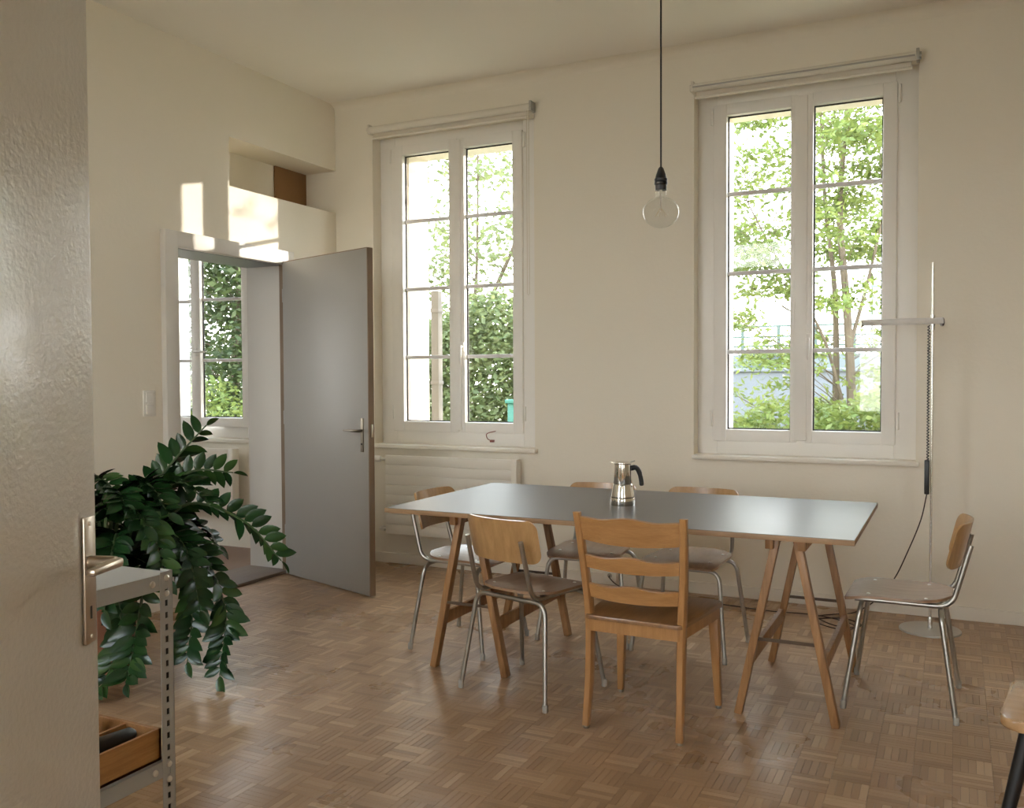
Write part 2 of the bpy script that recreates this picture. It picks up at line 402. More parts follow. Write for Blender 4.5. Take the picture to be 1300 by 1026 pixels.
def np_mesh(name, V, F, mat):
    me = bpy.data.meshes.new(name); V = np.asarray(V, np.float32); F = np.asarray(F, np.int32); k = F.shape[1]
    me.vertices.add(len(V)); me.vertices.foreach_set('co', V.ravel()); me.loops.add(F.size); me.loops.foreach_set('vertex_index', F.ravel())
    me.polygons.add(len(F)); me.polygons.foreach_set('loop_start', np.arange(0, F.size, k, dtype=np.int32)); me.polygons.foreach_set('loop_total', np.full(len(F), k, np.int32))
    me.update(calc_edges=True); me.materials.append(mat); return me
o = link('plank_field', np_mesh('plank_field', np.concatenate(vs), np.concatenate(fs), PARQS), floor); o['kind'] = 'stuff'; o.data.shade_flat()
# skirting
m = MB()
m.box((XL, YB - .014, 0), (XR, YB, .075), bev=.003); struct(m.build('baseboard_back', TRIMW, smooth=False))
m = MB(); m.box((XL, YN, 0), (XL + .014, 3.985, .075), bev=.003); struct(m.build('baseboard_left', TRIMW, smooth=False))

# ------------------------------------------------------------------ windows
def ring(mb, x0, x1, z0, z1, wd, y0, y1, bev=.004, wb=None, wt=None):
    wb = wb or wd; wt = wt or wd
    mb.box((x0, y0, z0), (x0 + wd, y1, z1), bev=bev); mb.box((x1 - wd, y0, z0), (x1, y1, z1), bev=bev)
    mb.box((x0 + wd - .001, y0, z0), (x1 - wd + .001, y1, z0 + wb), bev=bev); mb.box((x0 + wd - .001, y0, z1 - wt), (x1 - wd + .001, y1, z1), bev=bev)
    return mb
YF = 5.80
def sash(win, name, s0, s1, g0, g1, gz0, gz1, mz, hinge_right, ang=0, handle=None):
    sz0, sz1 = gz0 - .074, gz1 + .072
    hx = s1 if hinge_right else s0
    L = lambda x: x - hx
    m = MB(); y0, y1 = -.018, .045
    m.box((L(s0), y0, sz0), (L(g0), y1, sz1), bev=.005); m.box((L(g1), y0, sz0), (L(s1), y1, sz1), bev=.005)
    m.box((L(g0) - .001, y0, sz0), (L(g1) + .001, y1, gz0), bev=.005); m.box((L(g0) - .001, y0, gz1), (L(g1) + .001, y1, sz1), bev=.005)
    so_ = m.build(name, WHITE, win, loc=(hx, YF, 0)); so_.rotation_euler = (0, 0, ang)
    m = MB(); t = .008
    m.box((L(g0), .026, gz0), (L(g0) + t, .034, gz1)); m.box((L(g1) - t, .026, gz0), (L(g1), .034, gz1))
    m.box((L(g0), .026, gz0), (L(g1), .034, gz0 + t)); m.box((L(g0), .026, gz1 - t), (L(g1), .034, gz1)); m.build('seal', GASKET, so_, smooth=False)
    zs = [gz0 + .004] + mz + [gz1 - .004]
    for a, b in zip(zs, zs[1:]):
        MB().box((L(g0) + .004, .028, a + .002), (L(g1) - .004, .032, b - .002)).build('pane', GLASS, so_, smooth=False)
    for z in mz:
        MB().box((L(g0) + .002, .018, z - .013), (L(g1) - .002, .042, z + .013), bev=.003).build('muntin', MUNT, so_)
    for z in (sz0 + .09, sz1 - .12):
        xx = L(s1) + .012 if hinge_right else L(s0) - .012
        MB().lathe([(.008, 0), (.009, .003), (.009, .10), (.008, .103)], 10, Matrix.Translation((xx, -.008, z))).build('hinge', WHITE, so_)
    if handle:
        hxl, hz, horiz = handle; hxl = L(hxl)
        m = MB(); m.box((hxl - .014, -.030, hz - .035), (hxl + .014, -.017, hz + .035), bev=.005)
        m.tube([(hxl, -.02, hz), (hxl, -.062, hz)], .009, 10)
        if horiz: m.tube(bez([(hxl, -.06, hz), (hxl + .04, -.068, hz), (hxl + .09, -.066, hz), (hxl + .13, -.058, hz)], 8), [.010] * 5 + [.009, .008, .007, .005], 10)
        else: m.tube(bez([(hxl, -.06, hz + .008), (hxl, -.068, hz - .04), (hxl, -.066, hz - .08), (hxl, -.056, hz - .125)], 8), [.011] * 5 + [.010, .009, .008, .005], 10)
        m.build('handle', HANDW, so_)
    return so_
def window(idx, X0, X1, sl, sr, gl, gr, gz, mz, ang=0, mull=True):
    win = struct_empty('window_%d' % idx, (0, 0, 0))
    m = MB(); ring(m, X0, X1, .885, 3.17, sl[0] - X0 + .02, YF - .002 + .008, 5.885, wb=gz[0] - .074 - .885 + .02, wt=3.17 - (gz[1] + .072) + .02)
    m.build('frame', WHITE, win)
    sash(win, 'sash', sl[0], sl[1], gl[0], gl[1], gz[0], gz[1], mz, False, handle=None if mull and idx == 2 else None)
    hd = (sl[1] + .012 if idx == 2 else sr[0] - .012, 1.62, False)
    sash(win, 'sash', sr[0], sr[1], gr[0], gr[1], gz[0], gz[1], mz, True, ang=ang, handle=((sr[0] + .03, 1.60, True) if ang else (sr[0] + .022, 1.60, False)))
    if mull:
        MB().box((sl[1] - .012, YF - .03, gz[0] - .06), (sr[0] + .012, YF + .02, gz[1] + .06), bev=.006).build('meeting_post', WHITE, win)
    # inner board
    MB().box((X0 - .0, 5.655, .858), (X1 + .02, 5.83, .886), bev=.005).build('window_board', TRIMW, win)
    # outside sill
    m = MB(); m.bar(((X0 + .2 + X1 - .08) / 2, 5.87, .915), ((X0 + .2 + X1 - .08) / 2, 6.20, .895), X1 - X0 - .30, .03); m.build('outer_sill', STUCCO, win)
    return win
MZ1, MZ2 = [1.53, 2.036, 2.541], [1.533, 2.026, 2.526]
window(1, -3.92, -2.60, (-3.808, -3.252), (-3.228, -2.73), (-3.712, -3.317), (-3.192, -2.805), (1.054, 3.027), MZ1)
window(2, -1.495, -.205, (-1.39, -.882), (-.83, -.32), (-1.308, -.917), (-.788, -.397), (1.043, 3.012), MZ2)
window(3, -6.44, -5.12, (-6.328, -5.772), (-5.742, -5.20), (-6.232, -5.837), (-5.672, -5.275), (1.054, 3.027), MZ1, ang=R(9), mull=False)
# unseen glazed openings behind the camera, added to brighten the room
def fill_window(i, X0, X1, Z0, Z1, y0, y1):
    win = struct_empty('window_%d' % i)
    m = MB(); ring(m, X0, X1, Z0, Z1, .07, y0 + .05, y0 + .12); m.box(((X0 + X1) / 2 - .04, y0 + .05, Z0), ((X0 + X1) / 2 + .04, y0 + .12, Z1)); m.build('frame', WHITE, win)
    for a, b in ((X0 + .06, (X0 + X1) / 2 - .03), ((X0 + X1) / 2 + .03, X1 - .06)):
        MB().box((a, y0 + .08, Z0 + .06), (b, y0 + .085, Z1 - .06)).build('pane', GLASS, win, smooth=False)
fill_window(4, *near_fill_win[0], YN - .2, YN); fill_window(5, *near_fill_win[1], YN - .2, YN); wx = struct_empty('window_7')
m = MB()  # unseen annex window, added to brighten that room
for a, b, c, d_ in ((2.2, 2.28, .9, 2.9), (3.52, 3.6, .9, 2.9), (2.86, 2.94, .9, 2.9), (2.28, 3.52, .9, .98), (2.28, 3.52, 2.82, 2.9)): m.box((-8.48, a, c), (-8.42, b, d_))
m.build('frame', WHITE, wx)
for a, b in ((2.27, 2.87), (2.93, 3.53)): MB().box((-8.455, a, .97), (-8.45, b, 2.83)).build('pane', GLASS, wx, smooth=False)
fill_window(6, -1.7, .7, .8, 2.3, -2.3, -2.2)  # unseen hall window, added to bring in more daylight

# ------------------------------------------------------------------ doorway in the left wall, grey door leaf
fr = struct_empty('door_frame')
fr.name = 'trim_2'
XF = XL + .04
m = MB()
m.box((XL - .002, 3.985, 0), (XF, 4.088, 2.268), bev=.003); m.build('left_jamb', FRAMEG, fr)
m = MB(); m.box((XL - .002, 4.085, 2.172), (XF, 5.16, 2.268), bev=.003); m.build('head', FRAMEG, fr)
m = MB(); m.box((XL - .002, 5.085, 0), (XF - .012, 5.16, 2.175), bev=.003); m.build('right_jamb', FRAMEG, fr)
MB().box((XL - .02, 5.068, 0), (XL + .012, 5.10, 2.175)).build('door_stop', EDGEW, fr, smooth=False)
m = MB(); m.box((-4.62, 4.085, -.01), (XL + .012, 5.105, .022), bev=.004); struct(m.build('trim_3', THRESH))
m = MB(); m.box((-4.6, 5.098, .022), (XL - .02, 5.112, 2.19)); m.box((-4.6, 4.08, .022), (XL - .02, 4.09, 2.19)); struct(m.build('trim_4', FRAMEG, smooth=False))
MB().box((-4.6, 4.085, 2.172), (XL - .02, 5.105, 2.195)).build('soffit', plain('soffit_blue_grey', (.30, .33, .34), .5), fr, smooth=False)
dv = Vector((.945, -.326, 0)).normalized(); ang = math.atan2(dv.y, dv.x)
dr = thing('door_leaf', 'grey painted door leaf standing open beside the plant, with brown worn edge', 'door', (XF + .002, 5.078, .008), ang)
# local: x along leaf, visible face at -y
MB().box((0.004, -.04, 0), (.992, 0, 2.178), bev=.003).build('door_panel', DOORG, dr)
m = MB(); m.box((.991, -.0405, 0), (1.0, .0005, 2.180), bev=.002); m.box((0.004, -.0405, 2.176), (.992, .0005, 2.181)); m.build('door_edge', EDGEW, dr, smooth=False)
hd = MB().box((.915, -.046, .905), (.945, -.040, 1.118), bev=.002).build('handle_plate', plain('dull_bronze', (.26, .22, .17), .4, .8), dr)
m = MB(); m.tube(arc([(.93, -.042, 1.04), (.93, -.09, 1.04), (.80, -.092, 1.04)], .02), [.009] * 7 + [.006], 10); m.build('lever', plain('dull_lever', (.30, .26, .21), .35, .9), hd)
MB().lathe([(.006, 0), (.006, .004)], 10, Matrix.Translation((.93, -.0455, .955)) @ Matrix.Rotation(R(90), 4, 'X')).build('keyhole', DARK, hd)
MB().box((.998, -.026, 1.0), (1.008, -.014, 1.08), bev=.002).build('latch', BOLT, dr)
for z in (.25, 1.05, 1.9):
    MB().lathe([(.007, 0), (.008, .004), (.008, .09), (.007, .094)], 10, Matrix.Translation((-.004, -.03, z))).build('hinge', STEEL, dr)
# niche panel
tag(MB().box((-4.552, 5.345, 2.632), (-4.535, 5.70, 2.948), bev=.002).build('niche_board', CARD), 'brown board standing in the wall niche above the grey door', 'board')
# light switch
sw = thing('light_switch', 'white double light switch on the left wall beside the door frame', 'switch', (XL, 3.882, 1.235))
MB().box((0, -.045, -.076), (.009, .045, .076), bev=.003).build('plate', SWITCHW, sw)
for dz in (-.036, .036): MB().box((.008, -.028, dz - .028), (.014, .028, dz + .028), bev=.002).build('rocker', SWITCHW, sw)

# ------------------------------------------------------------------ roller blinds
def blind(label, x0, x1, z, chain_top, chain_bot, chain_x, r=.026, tail=.02, rod=False):
    b = thing('roller_blind', label, 'blind', ((x0 + x1) / 2, YB, z), 0, None)
    X0, X1 = x0 - (x0 + x1) / 2, x1 - (x0 + x1) / 2
    mt = Matrix.Translation((X0, -.045, 0)) @ Matrix.Rotation(R(90), 4, 'Y')
    MB().lathe([(r, 0), (r, X1 - X0)], 18, mt).build('roll', BLINDF, b)
    m = MB(); m.box((X0 + .01, -.022, -.055), (X1 - .03, -.0195, .004)); f = m.build('fabric_tail', BLINDF, b, smooth=False)
    MB().tube([(X0 + .005, -.026, -.056), (X1 - .025, -.026, -.056)], .009, 10).build('bottom_bar', TRIMW, b)
    for xx, s in ((X0, -1), (X1, 1)):
        m = MB(); m.box((xx - .004 if s > 0 else xx - .012, -.075, -.03), (xx + .012 if s > 0 else xx + .004, .0, .036), bev=.003)
        m.lathe([(.022, 0), (.022, .012)], 14, Matrix.Translation((xx + (0.010 if s > 0 else -.022), -.045, 0)) @ Matrix.Rotation(R(90), 4, 'Y'))
        m.build('bracket', BLINDM if s > 0 else BLINDF, b)
    if rod: MB().tube([(X0, -.074, -.002), (X1 - .01, -.074, -.002)], .005, 8).build('guide_rod', BLINDM, b)
    if chain_bot:
        cx = chain_x - (x0 + x1) / 2; m = MB()
        for dx in (-.008, .008): m.tube([(cx + dx, -.055, -.02), (cx + dx, -.05, chain_bot - z)], .0022, 6)
        m.tube([(cx - .008, -.05, chain_bot - z), (cx, -.05, chain_bot - z - .01), (cx + .008, -.05, chain_bot - z)], .0022, 6)
        m.build('pull_chain', BLINDF, b)
    return b
blind('cream roller blind rolled up above the window next to the grey door', -3.905, -2.60, 3.205, 3.16, 1.945, -2.622)
blind('cream roller blind with dark guide rod above the window by the floor lamp', -1.485, -.213, 3.172, 0, 0, 0, rod=True)

# ------------------------------------------------------------------ radiators
def radiator(label, x0, x1, z0, z1, nrow, yb=5.60):
    rd = thing('radiator', label, 'radiator', ((x0 + x1) / 2, yb, z0))
    hw = (x1 - x0) / 2; h = (z1 - z0) / nrow
    for k in range(nrow):
        MB().box((-hw + .0, 0, k * h + .0005), (hw - .03, .018, (k + 1) * h - .0005), bev=.0025).build('panel', RADW, rd)
    m = MB(); m.box((-hw + .01, .012, .01), (hw - .03, .055, z1 - z0 - .01)); m.build('core', RADW, rd, smooth=False)
    MB().box((hw - .03, -.004, 0), (hw + .012, .07, z1 - z0 + .002), bev=.004).build('side_cover', RADW, rd)
    for xx in (-hw + .2, hw - .2): MB().box((xx - .02, .05, .1), (xx + .02, YB - yb - .004, z1 - z0 - .1)).build('wall_bracket', RADW, rd, smooth=False)
    return rd
rd = radiator('white ribbed panel radiator under the left window behind the table', -3.762, -2.705, .235, .812, 8)
m = MB(); m.tube([(-.53, .03, .545), (-.60, .03, .545)], .012, 10); m.build('valve_body', BOLT, rd)
MB().lathe([(.018, 0), (.024, .01), (.024, .05), (.018, .06)], 14, Matrix.Translation((-.585, .03, .545)) @ Matrix.Rotation(R(-90), 4, 'Y')).build('thermostat_head', HANDW, rd)
m = MB(); m.tube([(-.53, .03, .03), (-.585, .03, .03), (-.60, .03, .03)], .012, 10); m.tube([(-.585, .03, .03), (-.585, .095, .03)], .009, 8)
m.lathe([(.014, -.018), (.016, 0), (.014, .018)], 10, Matrix.Translation((-.57, .03, .03))); m.build('lower_valve', BOLT, rd)
rd2 = radiator('white ribbed radiator in the next room seen through the open doorway', -6.25, -5.20, .30, .815, 7, 5.56)
# cut wire under the left window
cw = thing('cable_stub', 'short cut cable with red connector hanging under the left window', 'cable', (-2.92, 5.655, .94))
MB().tube(catmull([(-.026, .13, .055), (-.024, -.006, .045), (-.018, -.012, .012), (.01, -.01, -.004)], 6), .0035, 8).build('wire', WIRER, cw)
MB().box((.002, -.018, -.014), (.034, 0, .004), bev=.003).build('connector', WIRER, cw)
# outlet on the skirting
ol = thing('wall_socket', 'white wall socket box at the skirting behind the wooden chair', 'socket', (-2.04, YB - .014, .065))
MB().box((-.045, -.04, -.035), (.045, 0, .045), bev=.005).build('box', SWITCHW, ol)
MB().lathe([(.016, 0), (.016, .002)], 14, Matrix.Translation((0, -.04, .005)) @ Matrix.Rotation(R(90), 4, 'X')).build('socket_well', RUBBER, ol)

# ------------------------------------------------------------------ pendant bulb
PY = 3.3; PX = -.989
pd = thing('pendant_lamp', 'bare round clear bulb hanging on a black cord over the table', 'lamp', (PX, PY, ZC))
z0 = 1.99 - ZC
MB().tube([(0, 0, 0), (0, 0, z0 + .155)], .0035, 8).build('cord', BLACK, pd)
MB().lathe([(.05, 0), (.05, -.02), (.02, -.05)], 18).build('ceiling_rose', BLACK, pd)
MB().lathe([(.004, .165), (.010, .158), (.018, .135), (.021, .122), (.024, .120), (.024, .112), (.021, .110), (.024, .108), (.024, .100), (.021, .097), (.021, .078), (.0, .078)], 20, Matrix.Translation((0, 0, z0)), cap=False).build('socket', BLACK, pd)
prof = [(.019, .082), (.019, .052)]
for a in np.linspace(R(68), R(-90), 16): prof.append((max(.0005, .0665 * math.cos(a)), -.003 + .0575 * math.sin(a)))
bu = MB().lathe(prof, 32, Matrix.Translation((0, 0, z0)), cap=False).build('glass_bulb', BULBG, pd)
m = MB(); m.lathe([(.006, .08), (.005, .05), (.003, .0)], 10, Matrix.Translation((0, 0, z0)))
m.tube([(0, 0, z0), (0, 0, z0 - .018)], .0008, 6); m.build('stem', plain('filament_stem', (.55, .50, .42), .3), bu)
m = MB()
for k in range(6):
    a = k * math.pi / 3; m.tube([(.004 * math.cos(a), .004 * math.sin(a), z0 + .01), (.022 * math.cos(a), .022 * math.sin(a), z0 - .018)], .0006, 4)
m.build('filament', plain('filament_brass', (.55, .40, .18), .4, .5), bu)

# ------------------------------------------------------------------ steel school chairs
def steel_chair():
    t = thing('plywood_chair', '', 'chair')
    sp, rr = .20, .0105
    for s in (-1, 1):
        for yy, fy in ((.145, .205), (-.155, -.215)):
            foot = (s * .238, fy, .018); top = (s * .192, yy, .428); mid = (0, yy, .428)
            leg = MB().tube(arc([foot, top, mid], .055, 6), rr, 10).build('leg', CHROME, t)
            MB().lathe([(.0105, 0), (.0122, .004), (.0122, .030), (.0108, .033)], 10, Matrix.Translation((s * .2395, fy * 1.006, 0))).build('rubber_foot', RUBBER, leg)
        MB().tube(arc([(s * .150, .172, .444), (s * .158, -.195, .446), (s * .150, -.262, .700)], .06, 6), rr, 10).build('back_post', CHROME, t)
    # moulded seat: rounded plan, waterfall front, shallow dish
    g = []; nv, nu = 15, 13
    for i in range(nv):
        v = i / (nv - 1); y = -.195 + .405 * v
        hw = .185 + .012 * v
        e = .0
        if v < .35: e = 1 - v / .35; hw *= (1 - .62 * e ** 3.2) if e < 1 else .38
        if v > .88: e2 = (v - .88) / .12; hw *= 1 - .10 * e2 ** 2
        row = []
        for j in range(nu):
            u = -1 + 2 * j / (nu - 1); x = hw * u
            z = .463 - .010 * (1 - u * u) * math.sin(math.pi * min(1, v * 1.15)) + .010 * (v > .0) * 0
            if v > .72: z -= .017 * ((v - .72) / .28) ** 2
            z += .008 * max(0, .3 - v) / .3
            row.append((x, y, z))
        g.append(row)
    seat = MB().sheet(g, .011).build('seat', SEATPLY, t, ang=50)
    for x in (-.14, .14):
        for yy in (-.1, .12): MB().lathe([(.008, 0), (.007, .003), (.002, .0045)], 10, Matrix.Translation((x, yy, .466))).build('rivet', BOLT, seat)
    # curved backrest panel in front of the posts
    g = []; nv = 11; us = [0, .2, .4, .56, .7, .8, .85, .89, .925, .955, .978, .993, 1]; us = [-u for u in us[:0:-1]] + us
    for i in range(nv):
        v = i / (nv - 1); z = .600 + .185 * v
        row = []
        for u in us:
            zz = z
            # rounded corners
            c = max(0, abs(u) - .80) / .20
            lim = .0925 - .040 * (1 - math.sqrt(max(0, 1 - c * c)))
            zz = .6925 + (z - .6925) / .0925 * lim
            x = .198 * u * (1 - .03 * u * u)
            y = -.222 - (zz - .60) * .24 + .052 * abs(u) ** 2.4
            row.append((x, y, zz))
        g.append(row)
    MB().sheet(g, .010).build('backrest', BIRCH, t, ang=50)
    return t
c0 = steel_chair()
def face(dx, dy): return math.atan2(-dx, dy)
ch = [((-1.683, 3.663, 0), face(.255, .967), 'plywood and steel chair turned away in front of the left trestle, seat dull brown'),
      ((-2.262, 4.145, 0), face(1, -.03), 'plywood and steel chair pushed in at the left short end of the table'),
      ((-1.745, 4.555, 0), face(.08, -.99), 'plywood and steel chair across the table, behind the coffee pot'),
      ((-1.21, 4.55, 0), face(-.06, -1), 'plywood and steel chair across the table, right of the coffee pot'),
      ((-.200, 4.205, 0), face(-1, .02), 'plywood and steel chair side-on at the right table end by the floor lamp')]
c0.location, c0.rotation_euler, c0['label'], c0['group'] = ch[0][0], (0, 0, ch[0][1]), ch[0][2], 'plywood chairs around the table'
for loc, rz, lab in ch[1:]: dup_tree(c0, loc, rz, lab)

# ------------------------------------------------------------------ wooden ladder-back chair
lc = thing('ladder_back_chair', 'wooden ladder-back chair with three wavy slats, its back to the camera', 'chair', (-1.10, 3.545, 0), R(-2))
for s in (-1, 1):
    P = [(s * .190, -.232, .012), (s * .186, -.205, .20), (s * .187, -.196, .42), (s * .200, -.214, .62), (s * .214, -.262, .855)]
    C = catmull(P, 5); m = MB()
    for a, b in zip(C, C[1:]):
        pass
    n = len(C); rings = []
    for k, p in enumerate(C):
        t_ = k / (n - 1); wx = .030 - .004 * abs(t_ - .45); wy = (.030 + .016 * math.sin(math.pi * min(1, t_ / .95))) * (1 if t_ < .9 else .85)
        rings.append([m.b.verts.new(p + Vector((i * wx / 2, j * wy / 2, 0))) for i, j in ((-1, -.7), (-.7, -1), (.7, -1), (1, -.7), (1, .7), (.7, 1), (-.7, 1), (-1, .7))])
    for A, B in zip(rings, rings[1:]):
        for k in range(8): m.b.faces.new((A[k], A[(k + 1) % 8], B[(k + 1) % 8], B[k]))
    m.b.faces.new(rings[0][::-1]); m.b.faces.new(rings[-1])
    lg = m.build('rear_post', LADW, lc); MB().lathe([(.011, 0), (.013, .004), (.011, .014)], 10, Matrix.Translation((s * .190, -.232, 0))).build('glide', CHROME, lg)
    lg = MB().bar((s * .216, .213, .012), (s * .200, .19, .43), .026, .026, a2=.044, b2=.044, bev=.005).build('leg', LADW, lc)
    MB().lathe([(.011, 0), (.013, .004), (.011, .014)], 10, Matrix.Translation((s * .216, .213, 0))).build('glide', CHROME, lg)
def seat_outline(o=0):
    pts = []
    for (cx, cy, r, a0) in ((.185, .185, .045, 0), (-.185, .185, .045, 90), (-.175, -.205, .02, 180), (.175, -.205, .02, 270)):
        for k in range(6):
            a = R(a0 + 18 * k); pts.append((cx + (r + o) * math.cos(a), cy + (r + o) * math.sin(a)))
    out_ = []
    for x, y in pts: out_.append((x * (1 - .0), y + (.012 * (1 - (x / .23) ** 2) if y > 0 else -.012 * (1 - (x / .2) ** 2))))
    return out_
MB().prism(seat_outline(-.004), .385, .432).build('apron', LADW, lc)
m = MB(); m.prism(seat_outline(.006), .432, .449)
bmesh.ops.bevel(m.b, geom=[e for e in m.b.edges if all(v_.co.z > .44 for v_ in e.verts)], offset=.005, segments=2, profile=.5, affect='EDGES')
m.build('seat', LADSEAT, lc)
def slat(z, h, yb, hw, bow, wave, name='slat'):
    g = []
    for i in range(5):
        v = i / 4; row = []
        for j in range(17):
            u = -1 + 2 * j / 16
            crest = wave * math.cos(2 * math.pi * u * .92)
            zz = z + h * (v - .5) * (1 + .16 * (1 - u * u)) + crest * v - .006 * (1 - u * u) * (1 - v)
            row.append((hw * u, yb - bow * (1 - u * u) - (zz - z) * .22, zz))
        g.append(row)
    MB().sheet(g, .014).build(name, LADSLAT, lc, ang=50)
slat(.792, .084, -.246, .205, .034, .005, 'top_slat'); slat(.660, .044, -.222, .198, .030, .0055); slat(.543, .048, -.204, .192, .026, .0055)

# ------------------------------------------------------------------ table and trestles
TX0, TX1, TY0, TY1, TZ = -2.425, -.335, 3.60, 4.72, .765
tb = thing('table_top', 'long dark laminate table top with plywood edge resting on two trestles', 'table', ((TX0 + TX1) / 2, (TY0 + TY1) / 2, TZ - .022))
hx, hy = (TX1 - TX0) / 2, (TY1 - TY0) / 2
MB().box((-hx, -hy, 0), (hx, hy, .0205), bev=.001).build('board', PLYEDGE, tb)
MB().box((-hx + .0015, -hy + .0015, .0205), (hx - .0015, hy - .0015, .022)).build('surface', TOPM, tb, smooth=False)
def trestle(cx, label):
    t = thing('trestle', label, 'trestle', (cx, 4.115, 0), 0, 'wooden folding trestles under the table')
    y0, y1 = -.375, .375; H = TZ - .022
    for s in (-1, 1):
        for yy in (y0, y1):
            MB().bar((s * .190, yy, 0), (s * .040, yy, H - .012), .030, .044, up=(0, 1, 0), bev=.002).build('leg', TRESTW, t)
        MB().box((s * .062 - .016, y0 - .045, H - .052), (s * .062 + .016, y1 + .045, H), bev=.002).build('top_rail', TRESTW, t)
        MB().bar((s * .142, y0 + .01, .235), (s * .142, y1 - .01, .235), .020, .058, bev=.002).build('lower_rail', TRESTW, t)
    for yy in (y0 - .016, y1 + .016):
        MB().bar((-.128, yy, .318), (.128, yy, .318), .005, .013).build('spreader', plain('dark_strap', (.09, .055, .03), .6), t, smooth=False)
    return t
t1 = trestle(-.602, 'wooden folding trestle under the right half of the table')
dup_tree(t1, (-2.043, 4.105, 0), 0, 'wooden folding trestle under the left end of the table')

# ------------------------------------------------------------------ coffee pot
kp = thing('moka_pot', 'polished stainless steel moka pot with black handle on the table', 'coffee pot', (-1.432, 4.150, TZ), R(26))
MB().lathe([(.0, 0), (.056, 0), (.058, .004), (.0575, .034), (.056, .037)], 32).build('base_plate', POLISH, kp)
MB().lathe([(.054, .037), (.0545, .041)], 32).build('seam', DARK, kp)
MB().lathe([(.056, .041), (.054, .055), (.047, .092), (.046, .098), (.044, .101)], 32).build('boiler', POLISH, kp)
m = MB(); m.lathe([(.043, .101), (.044, .106), (.040, .185), (.0395, .196)], 32)
jug = m.build('jug', POLISH, kp)
m = MB(); m.lathe([(.0415, .196), (.043, .199), (.042, .204), (.030, .209), (.006, .212), (0, .212)], 32, cap=False)
m.bar((-.035, 0, .201), (-.060, 0, .208), .034, .006, a2=.012, b2=.004); m.build('lid', POLISH, kp)
m = MB(); m.bar((.036, 0, .204), (.058, 0, .212), .014, .006); m.build('lid_lever', CHROME, kp)
m = MB(); C = catmull([(.040, 0, .176), (.062, 0, .179), (.078, 0, .160), (.088, 0, .120), (.091, 0, .092)], 5)
m.tube(C, [.013] * 4 + [.0125] * 8 + [.011] * (len(C) - 13) + [.008], 10); m.build('handle', BLACK, kp)

# ------------------------------------------------------------------ floor lamp
fl = thing('floor_lamp', 'thin chrome floor lamp with horizontal tube head by the right window', 'lamp', (-.116, 5.385, 0))
MB().lathe([(.0, 0), (.155, 0), (.155, .008), (.152, .011), (.03, .014), (.0, .014)], 40, cap=False).build('base', BASEM, fl)
MB().lathe([(.013, .012), (.013, .06), (.009, .075)], 14).build('collar', POLEM, fl)
MB().tube([(0, 0, .01), (0, 0, 1.98)], .0065, 10).build('pole', POLEM, fl)
hp0, hp1 = Vector((.045, .02, 1.664)), Vector((-.345, -.155, 1.656)); hd_ = (hp1 - hp0).normalized(); side = hd_.cross(Vector((0, 0, 1))).normalized()
hd = None
m = MB(); g = []
for p in (hp0, hp1):
    g.append([p + (Vector((0, 0, 1)) * math.cos(a) + side * math.sin(a)) * .022 for a in np.linspace(R(-118), R(118), 13)])
m.sheet(g, .0025); hd = m.build('lamp_head', plain('head_white_metal', (.86, .86, .86), .3, .2), fl)
MB().tube([hp0 + hd_ * .03, hp1 - hd_ * .03], .011, 12).build('tube_light', plain('lamp_tube_white', (.80, .80, .80), .4), hd)
for p in (hp0, hp1):
    MB().tube([p - hd_ * .004, p + hd_ * .004], .023, 16).build('end_cap', plain('end_cap_brown', (.06, .045, .038), .4) if p is hp0 else POLEM, hd)
MB().tube([(0, 0, 1.62), (0, 0, 1.70)], .012, 12).build('clamp', POLEM, fl)
# coiled lead down to the grip
m = MB(); pts = []
for k in range(0, 46 * 8):
    a = k * 2 * math.pi / 8; t_ = k / (46 * 8)
    rad = .0055 * (1 - .0 * t_); pts.append((-.018 + rad * math.cos(a), -.018 + rad * math.sin(a), 1.645 - t_ * .73))
m.tube(pts, .0028, 5); m.build('coiled_lead', BLACK, fl)
MB().box((-.034, -.034, .74), (-.008, -.008, .925), bev=.005).build('grip', BLACK, fl)
B_ = Vector((.116, -5.385, 0))
cp = [(-.137, 5.365, .742), (-.165, 5.37, .60), (-.225, 5.40, .43), (-.30, 5.46, .25), (-.40, 5.55, .10), (-.52, 5.58, .008), (-.62, 5.50, .006), (-.70, 5.40, .006), (-.60, 5.26, .006), (-.50, 5.24, .009), (-.46, 5.33, .006), (-.56, 5.40, .012), (-.70, 5.33, .010), (-.66, 5.22, .013), (-.54, 5.18, .006), (-.48, 5.24, .015), (-.58, 5.36, .012),
      (-.75, 5.44, .006), (-.95, 5.42, .006), (-1.2, 5.45, .006), (-1.5, 5.50, .006), (-1.8, 5.55, .006), (-1.96, 5.60, .02), (-2.035, 5.63, .06), (-2.038, 5.652, .07)]
MB().tube([Vector(p) + B_ for p in catmull(cp, 6)], .0035, 6).build('power_cord', CORDB, fl)

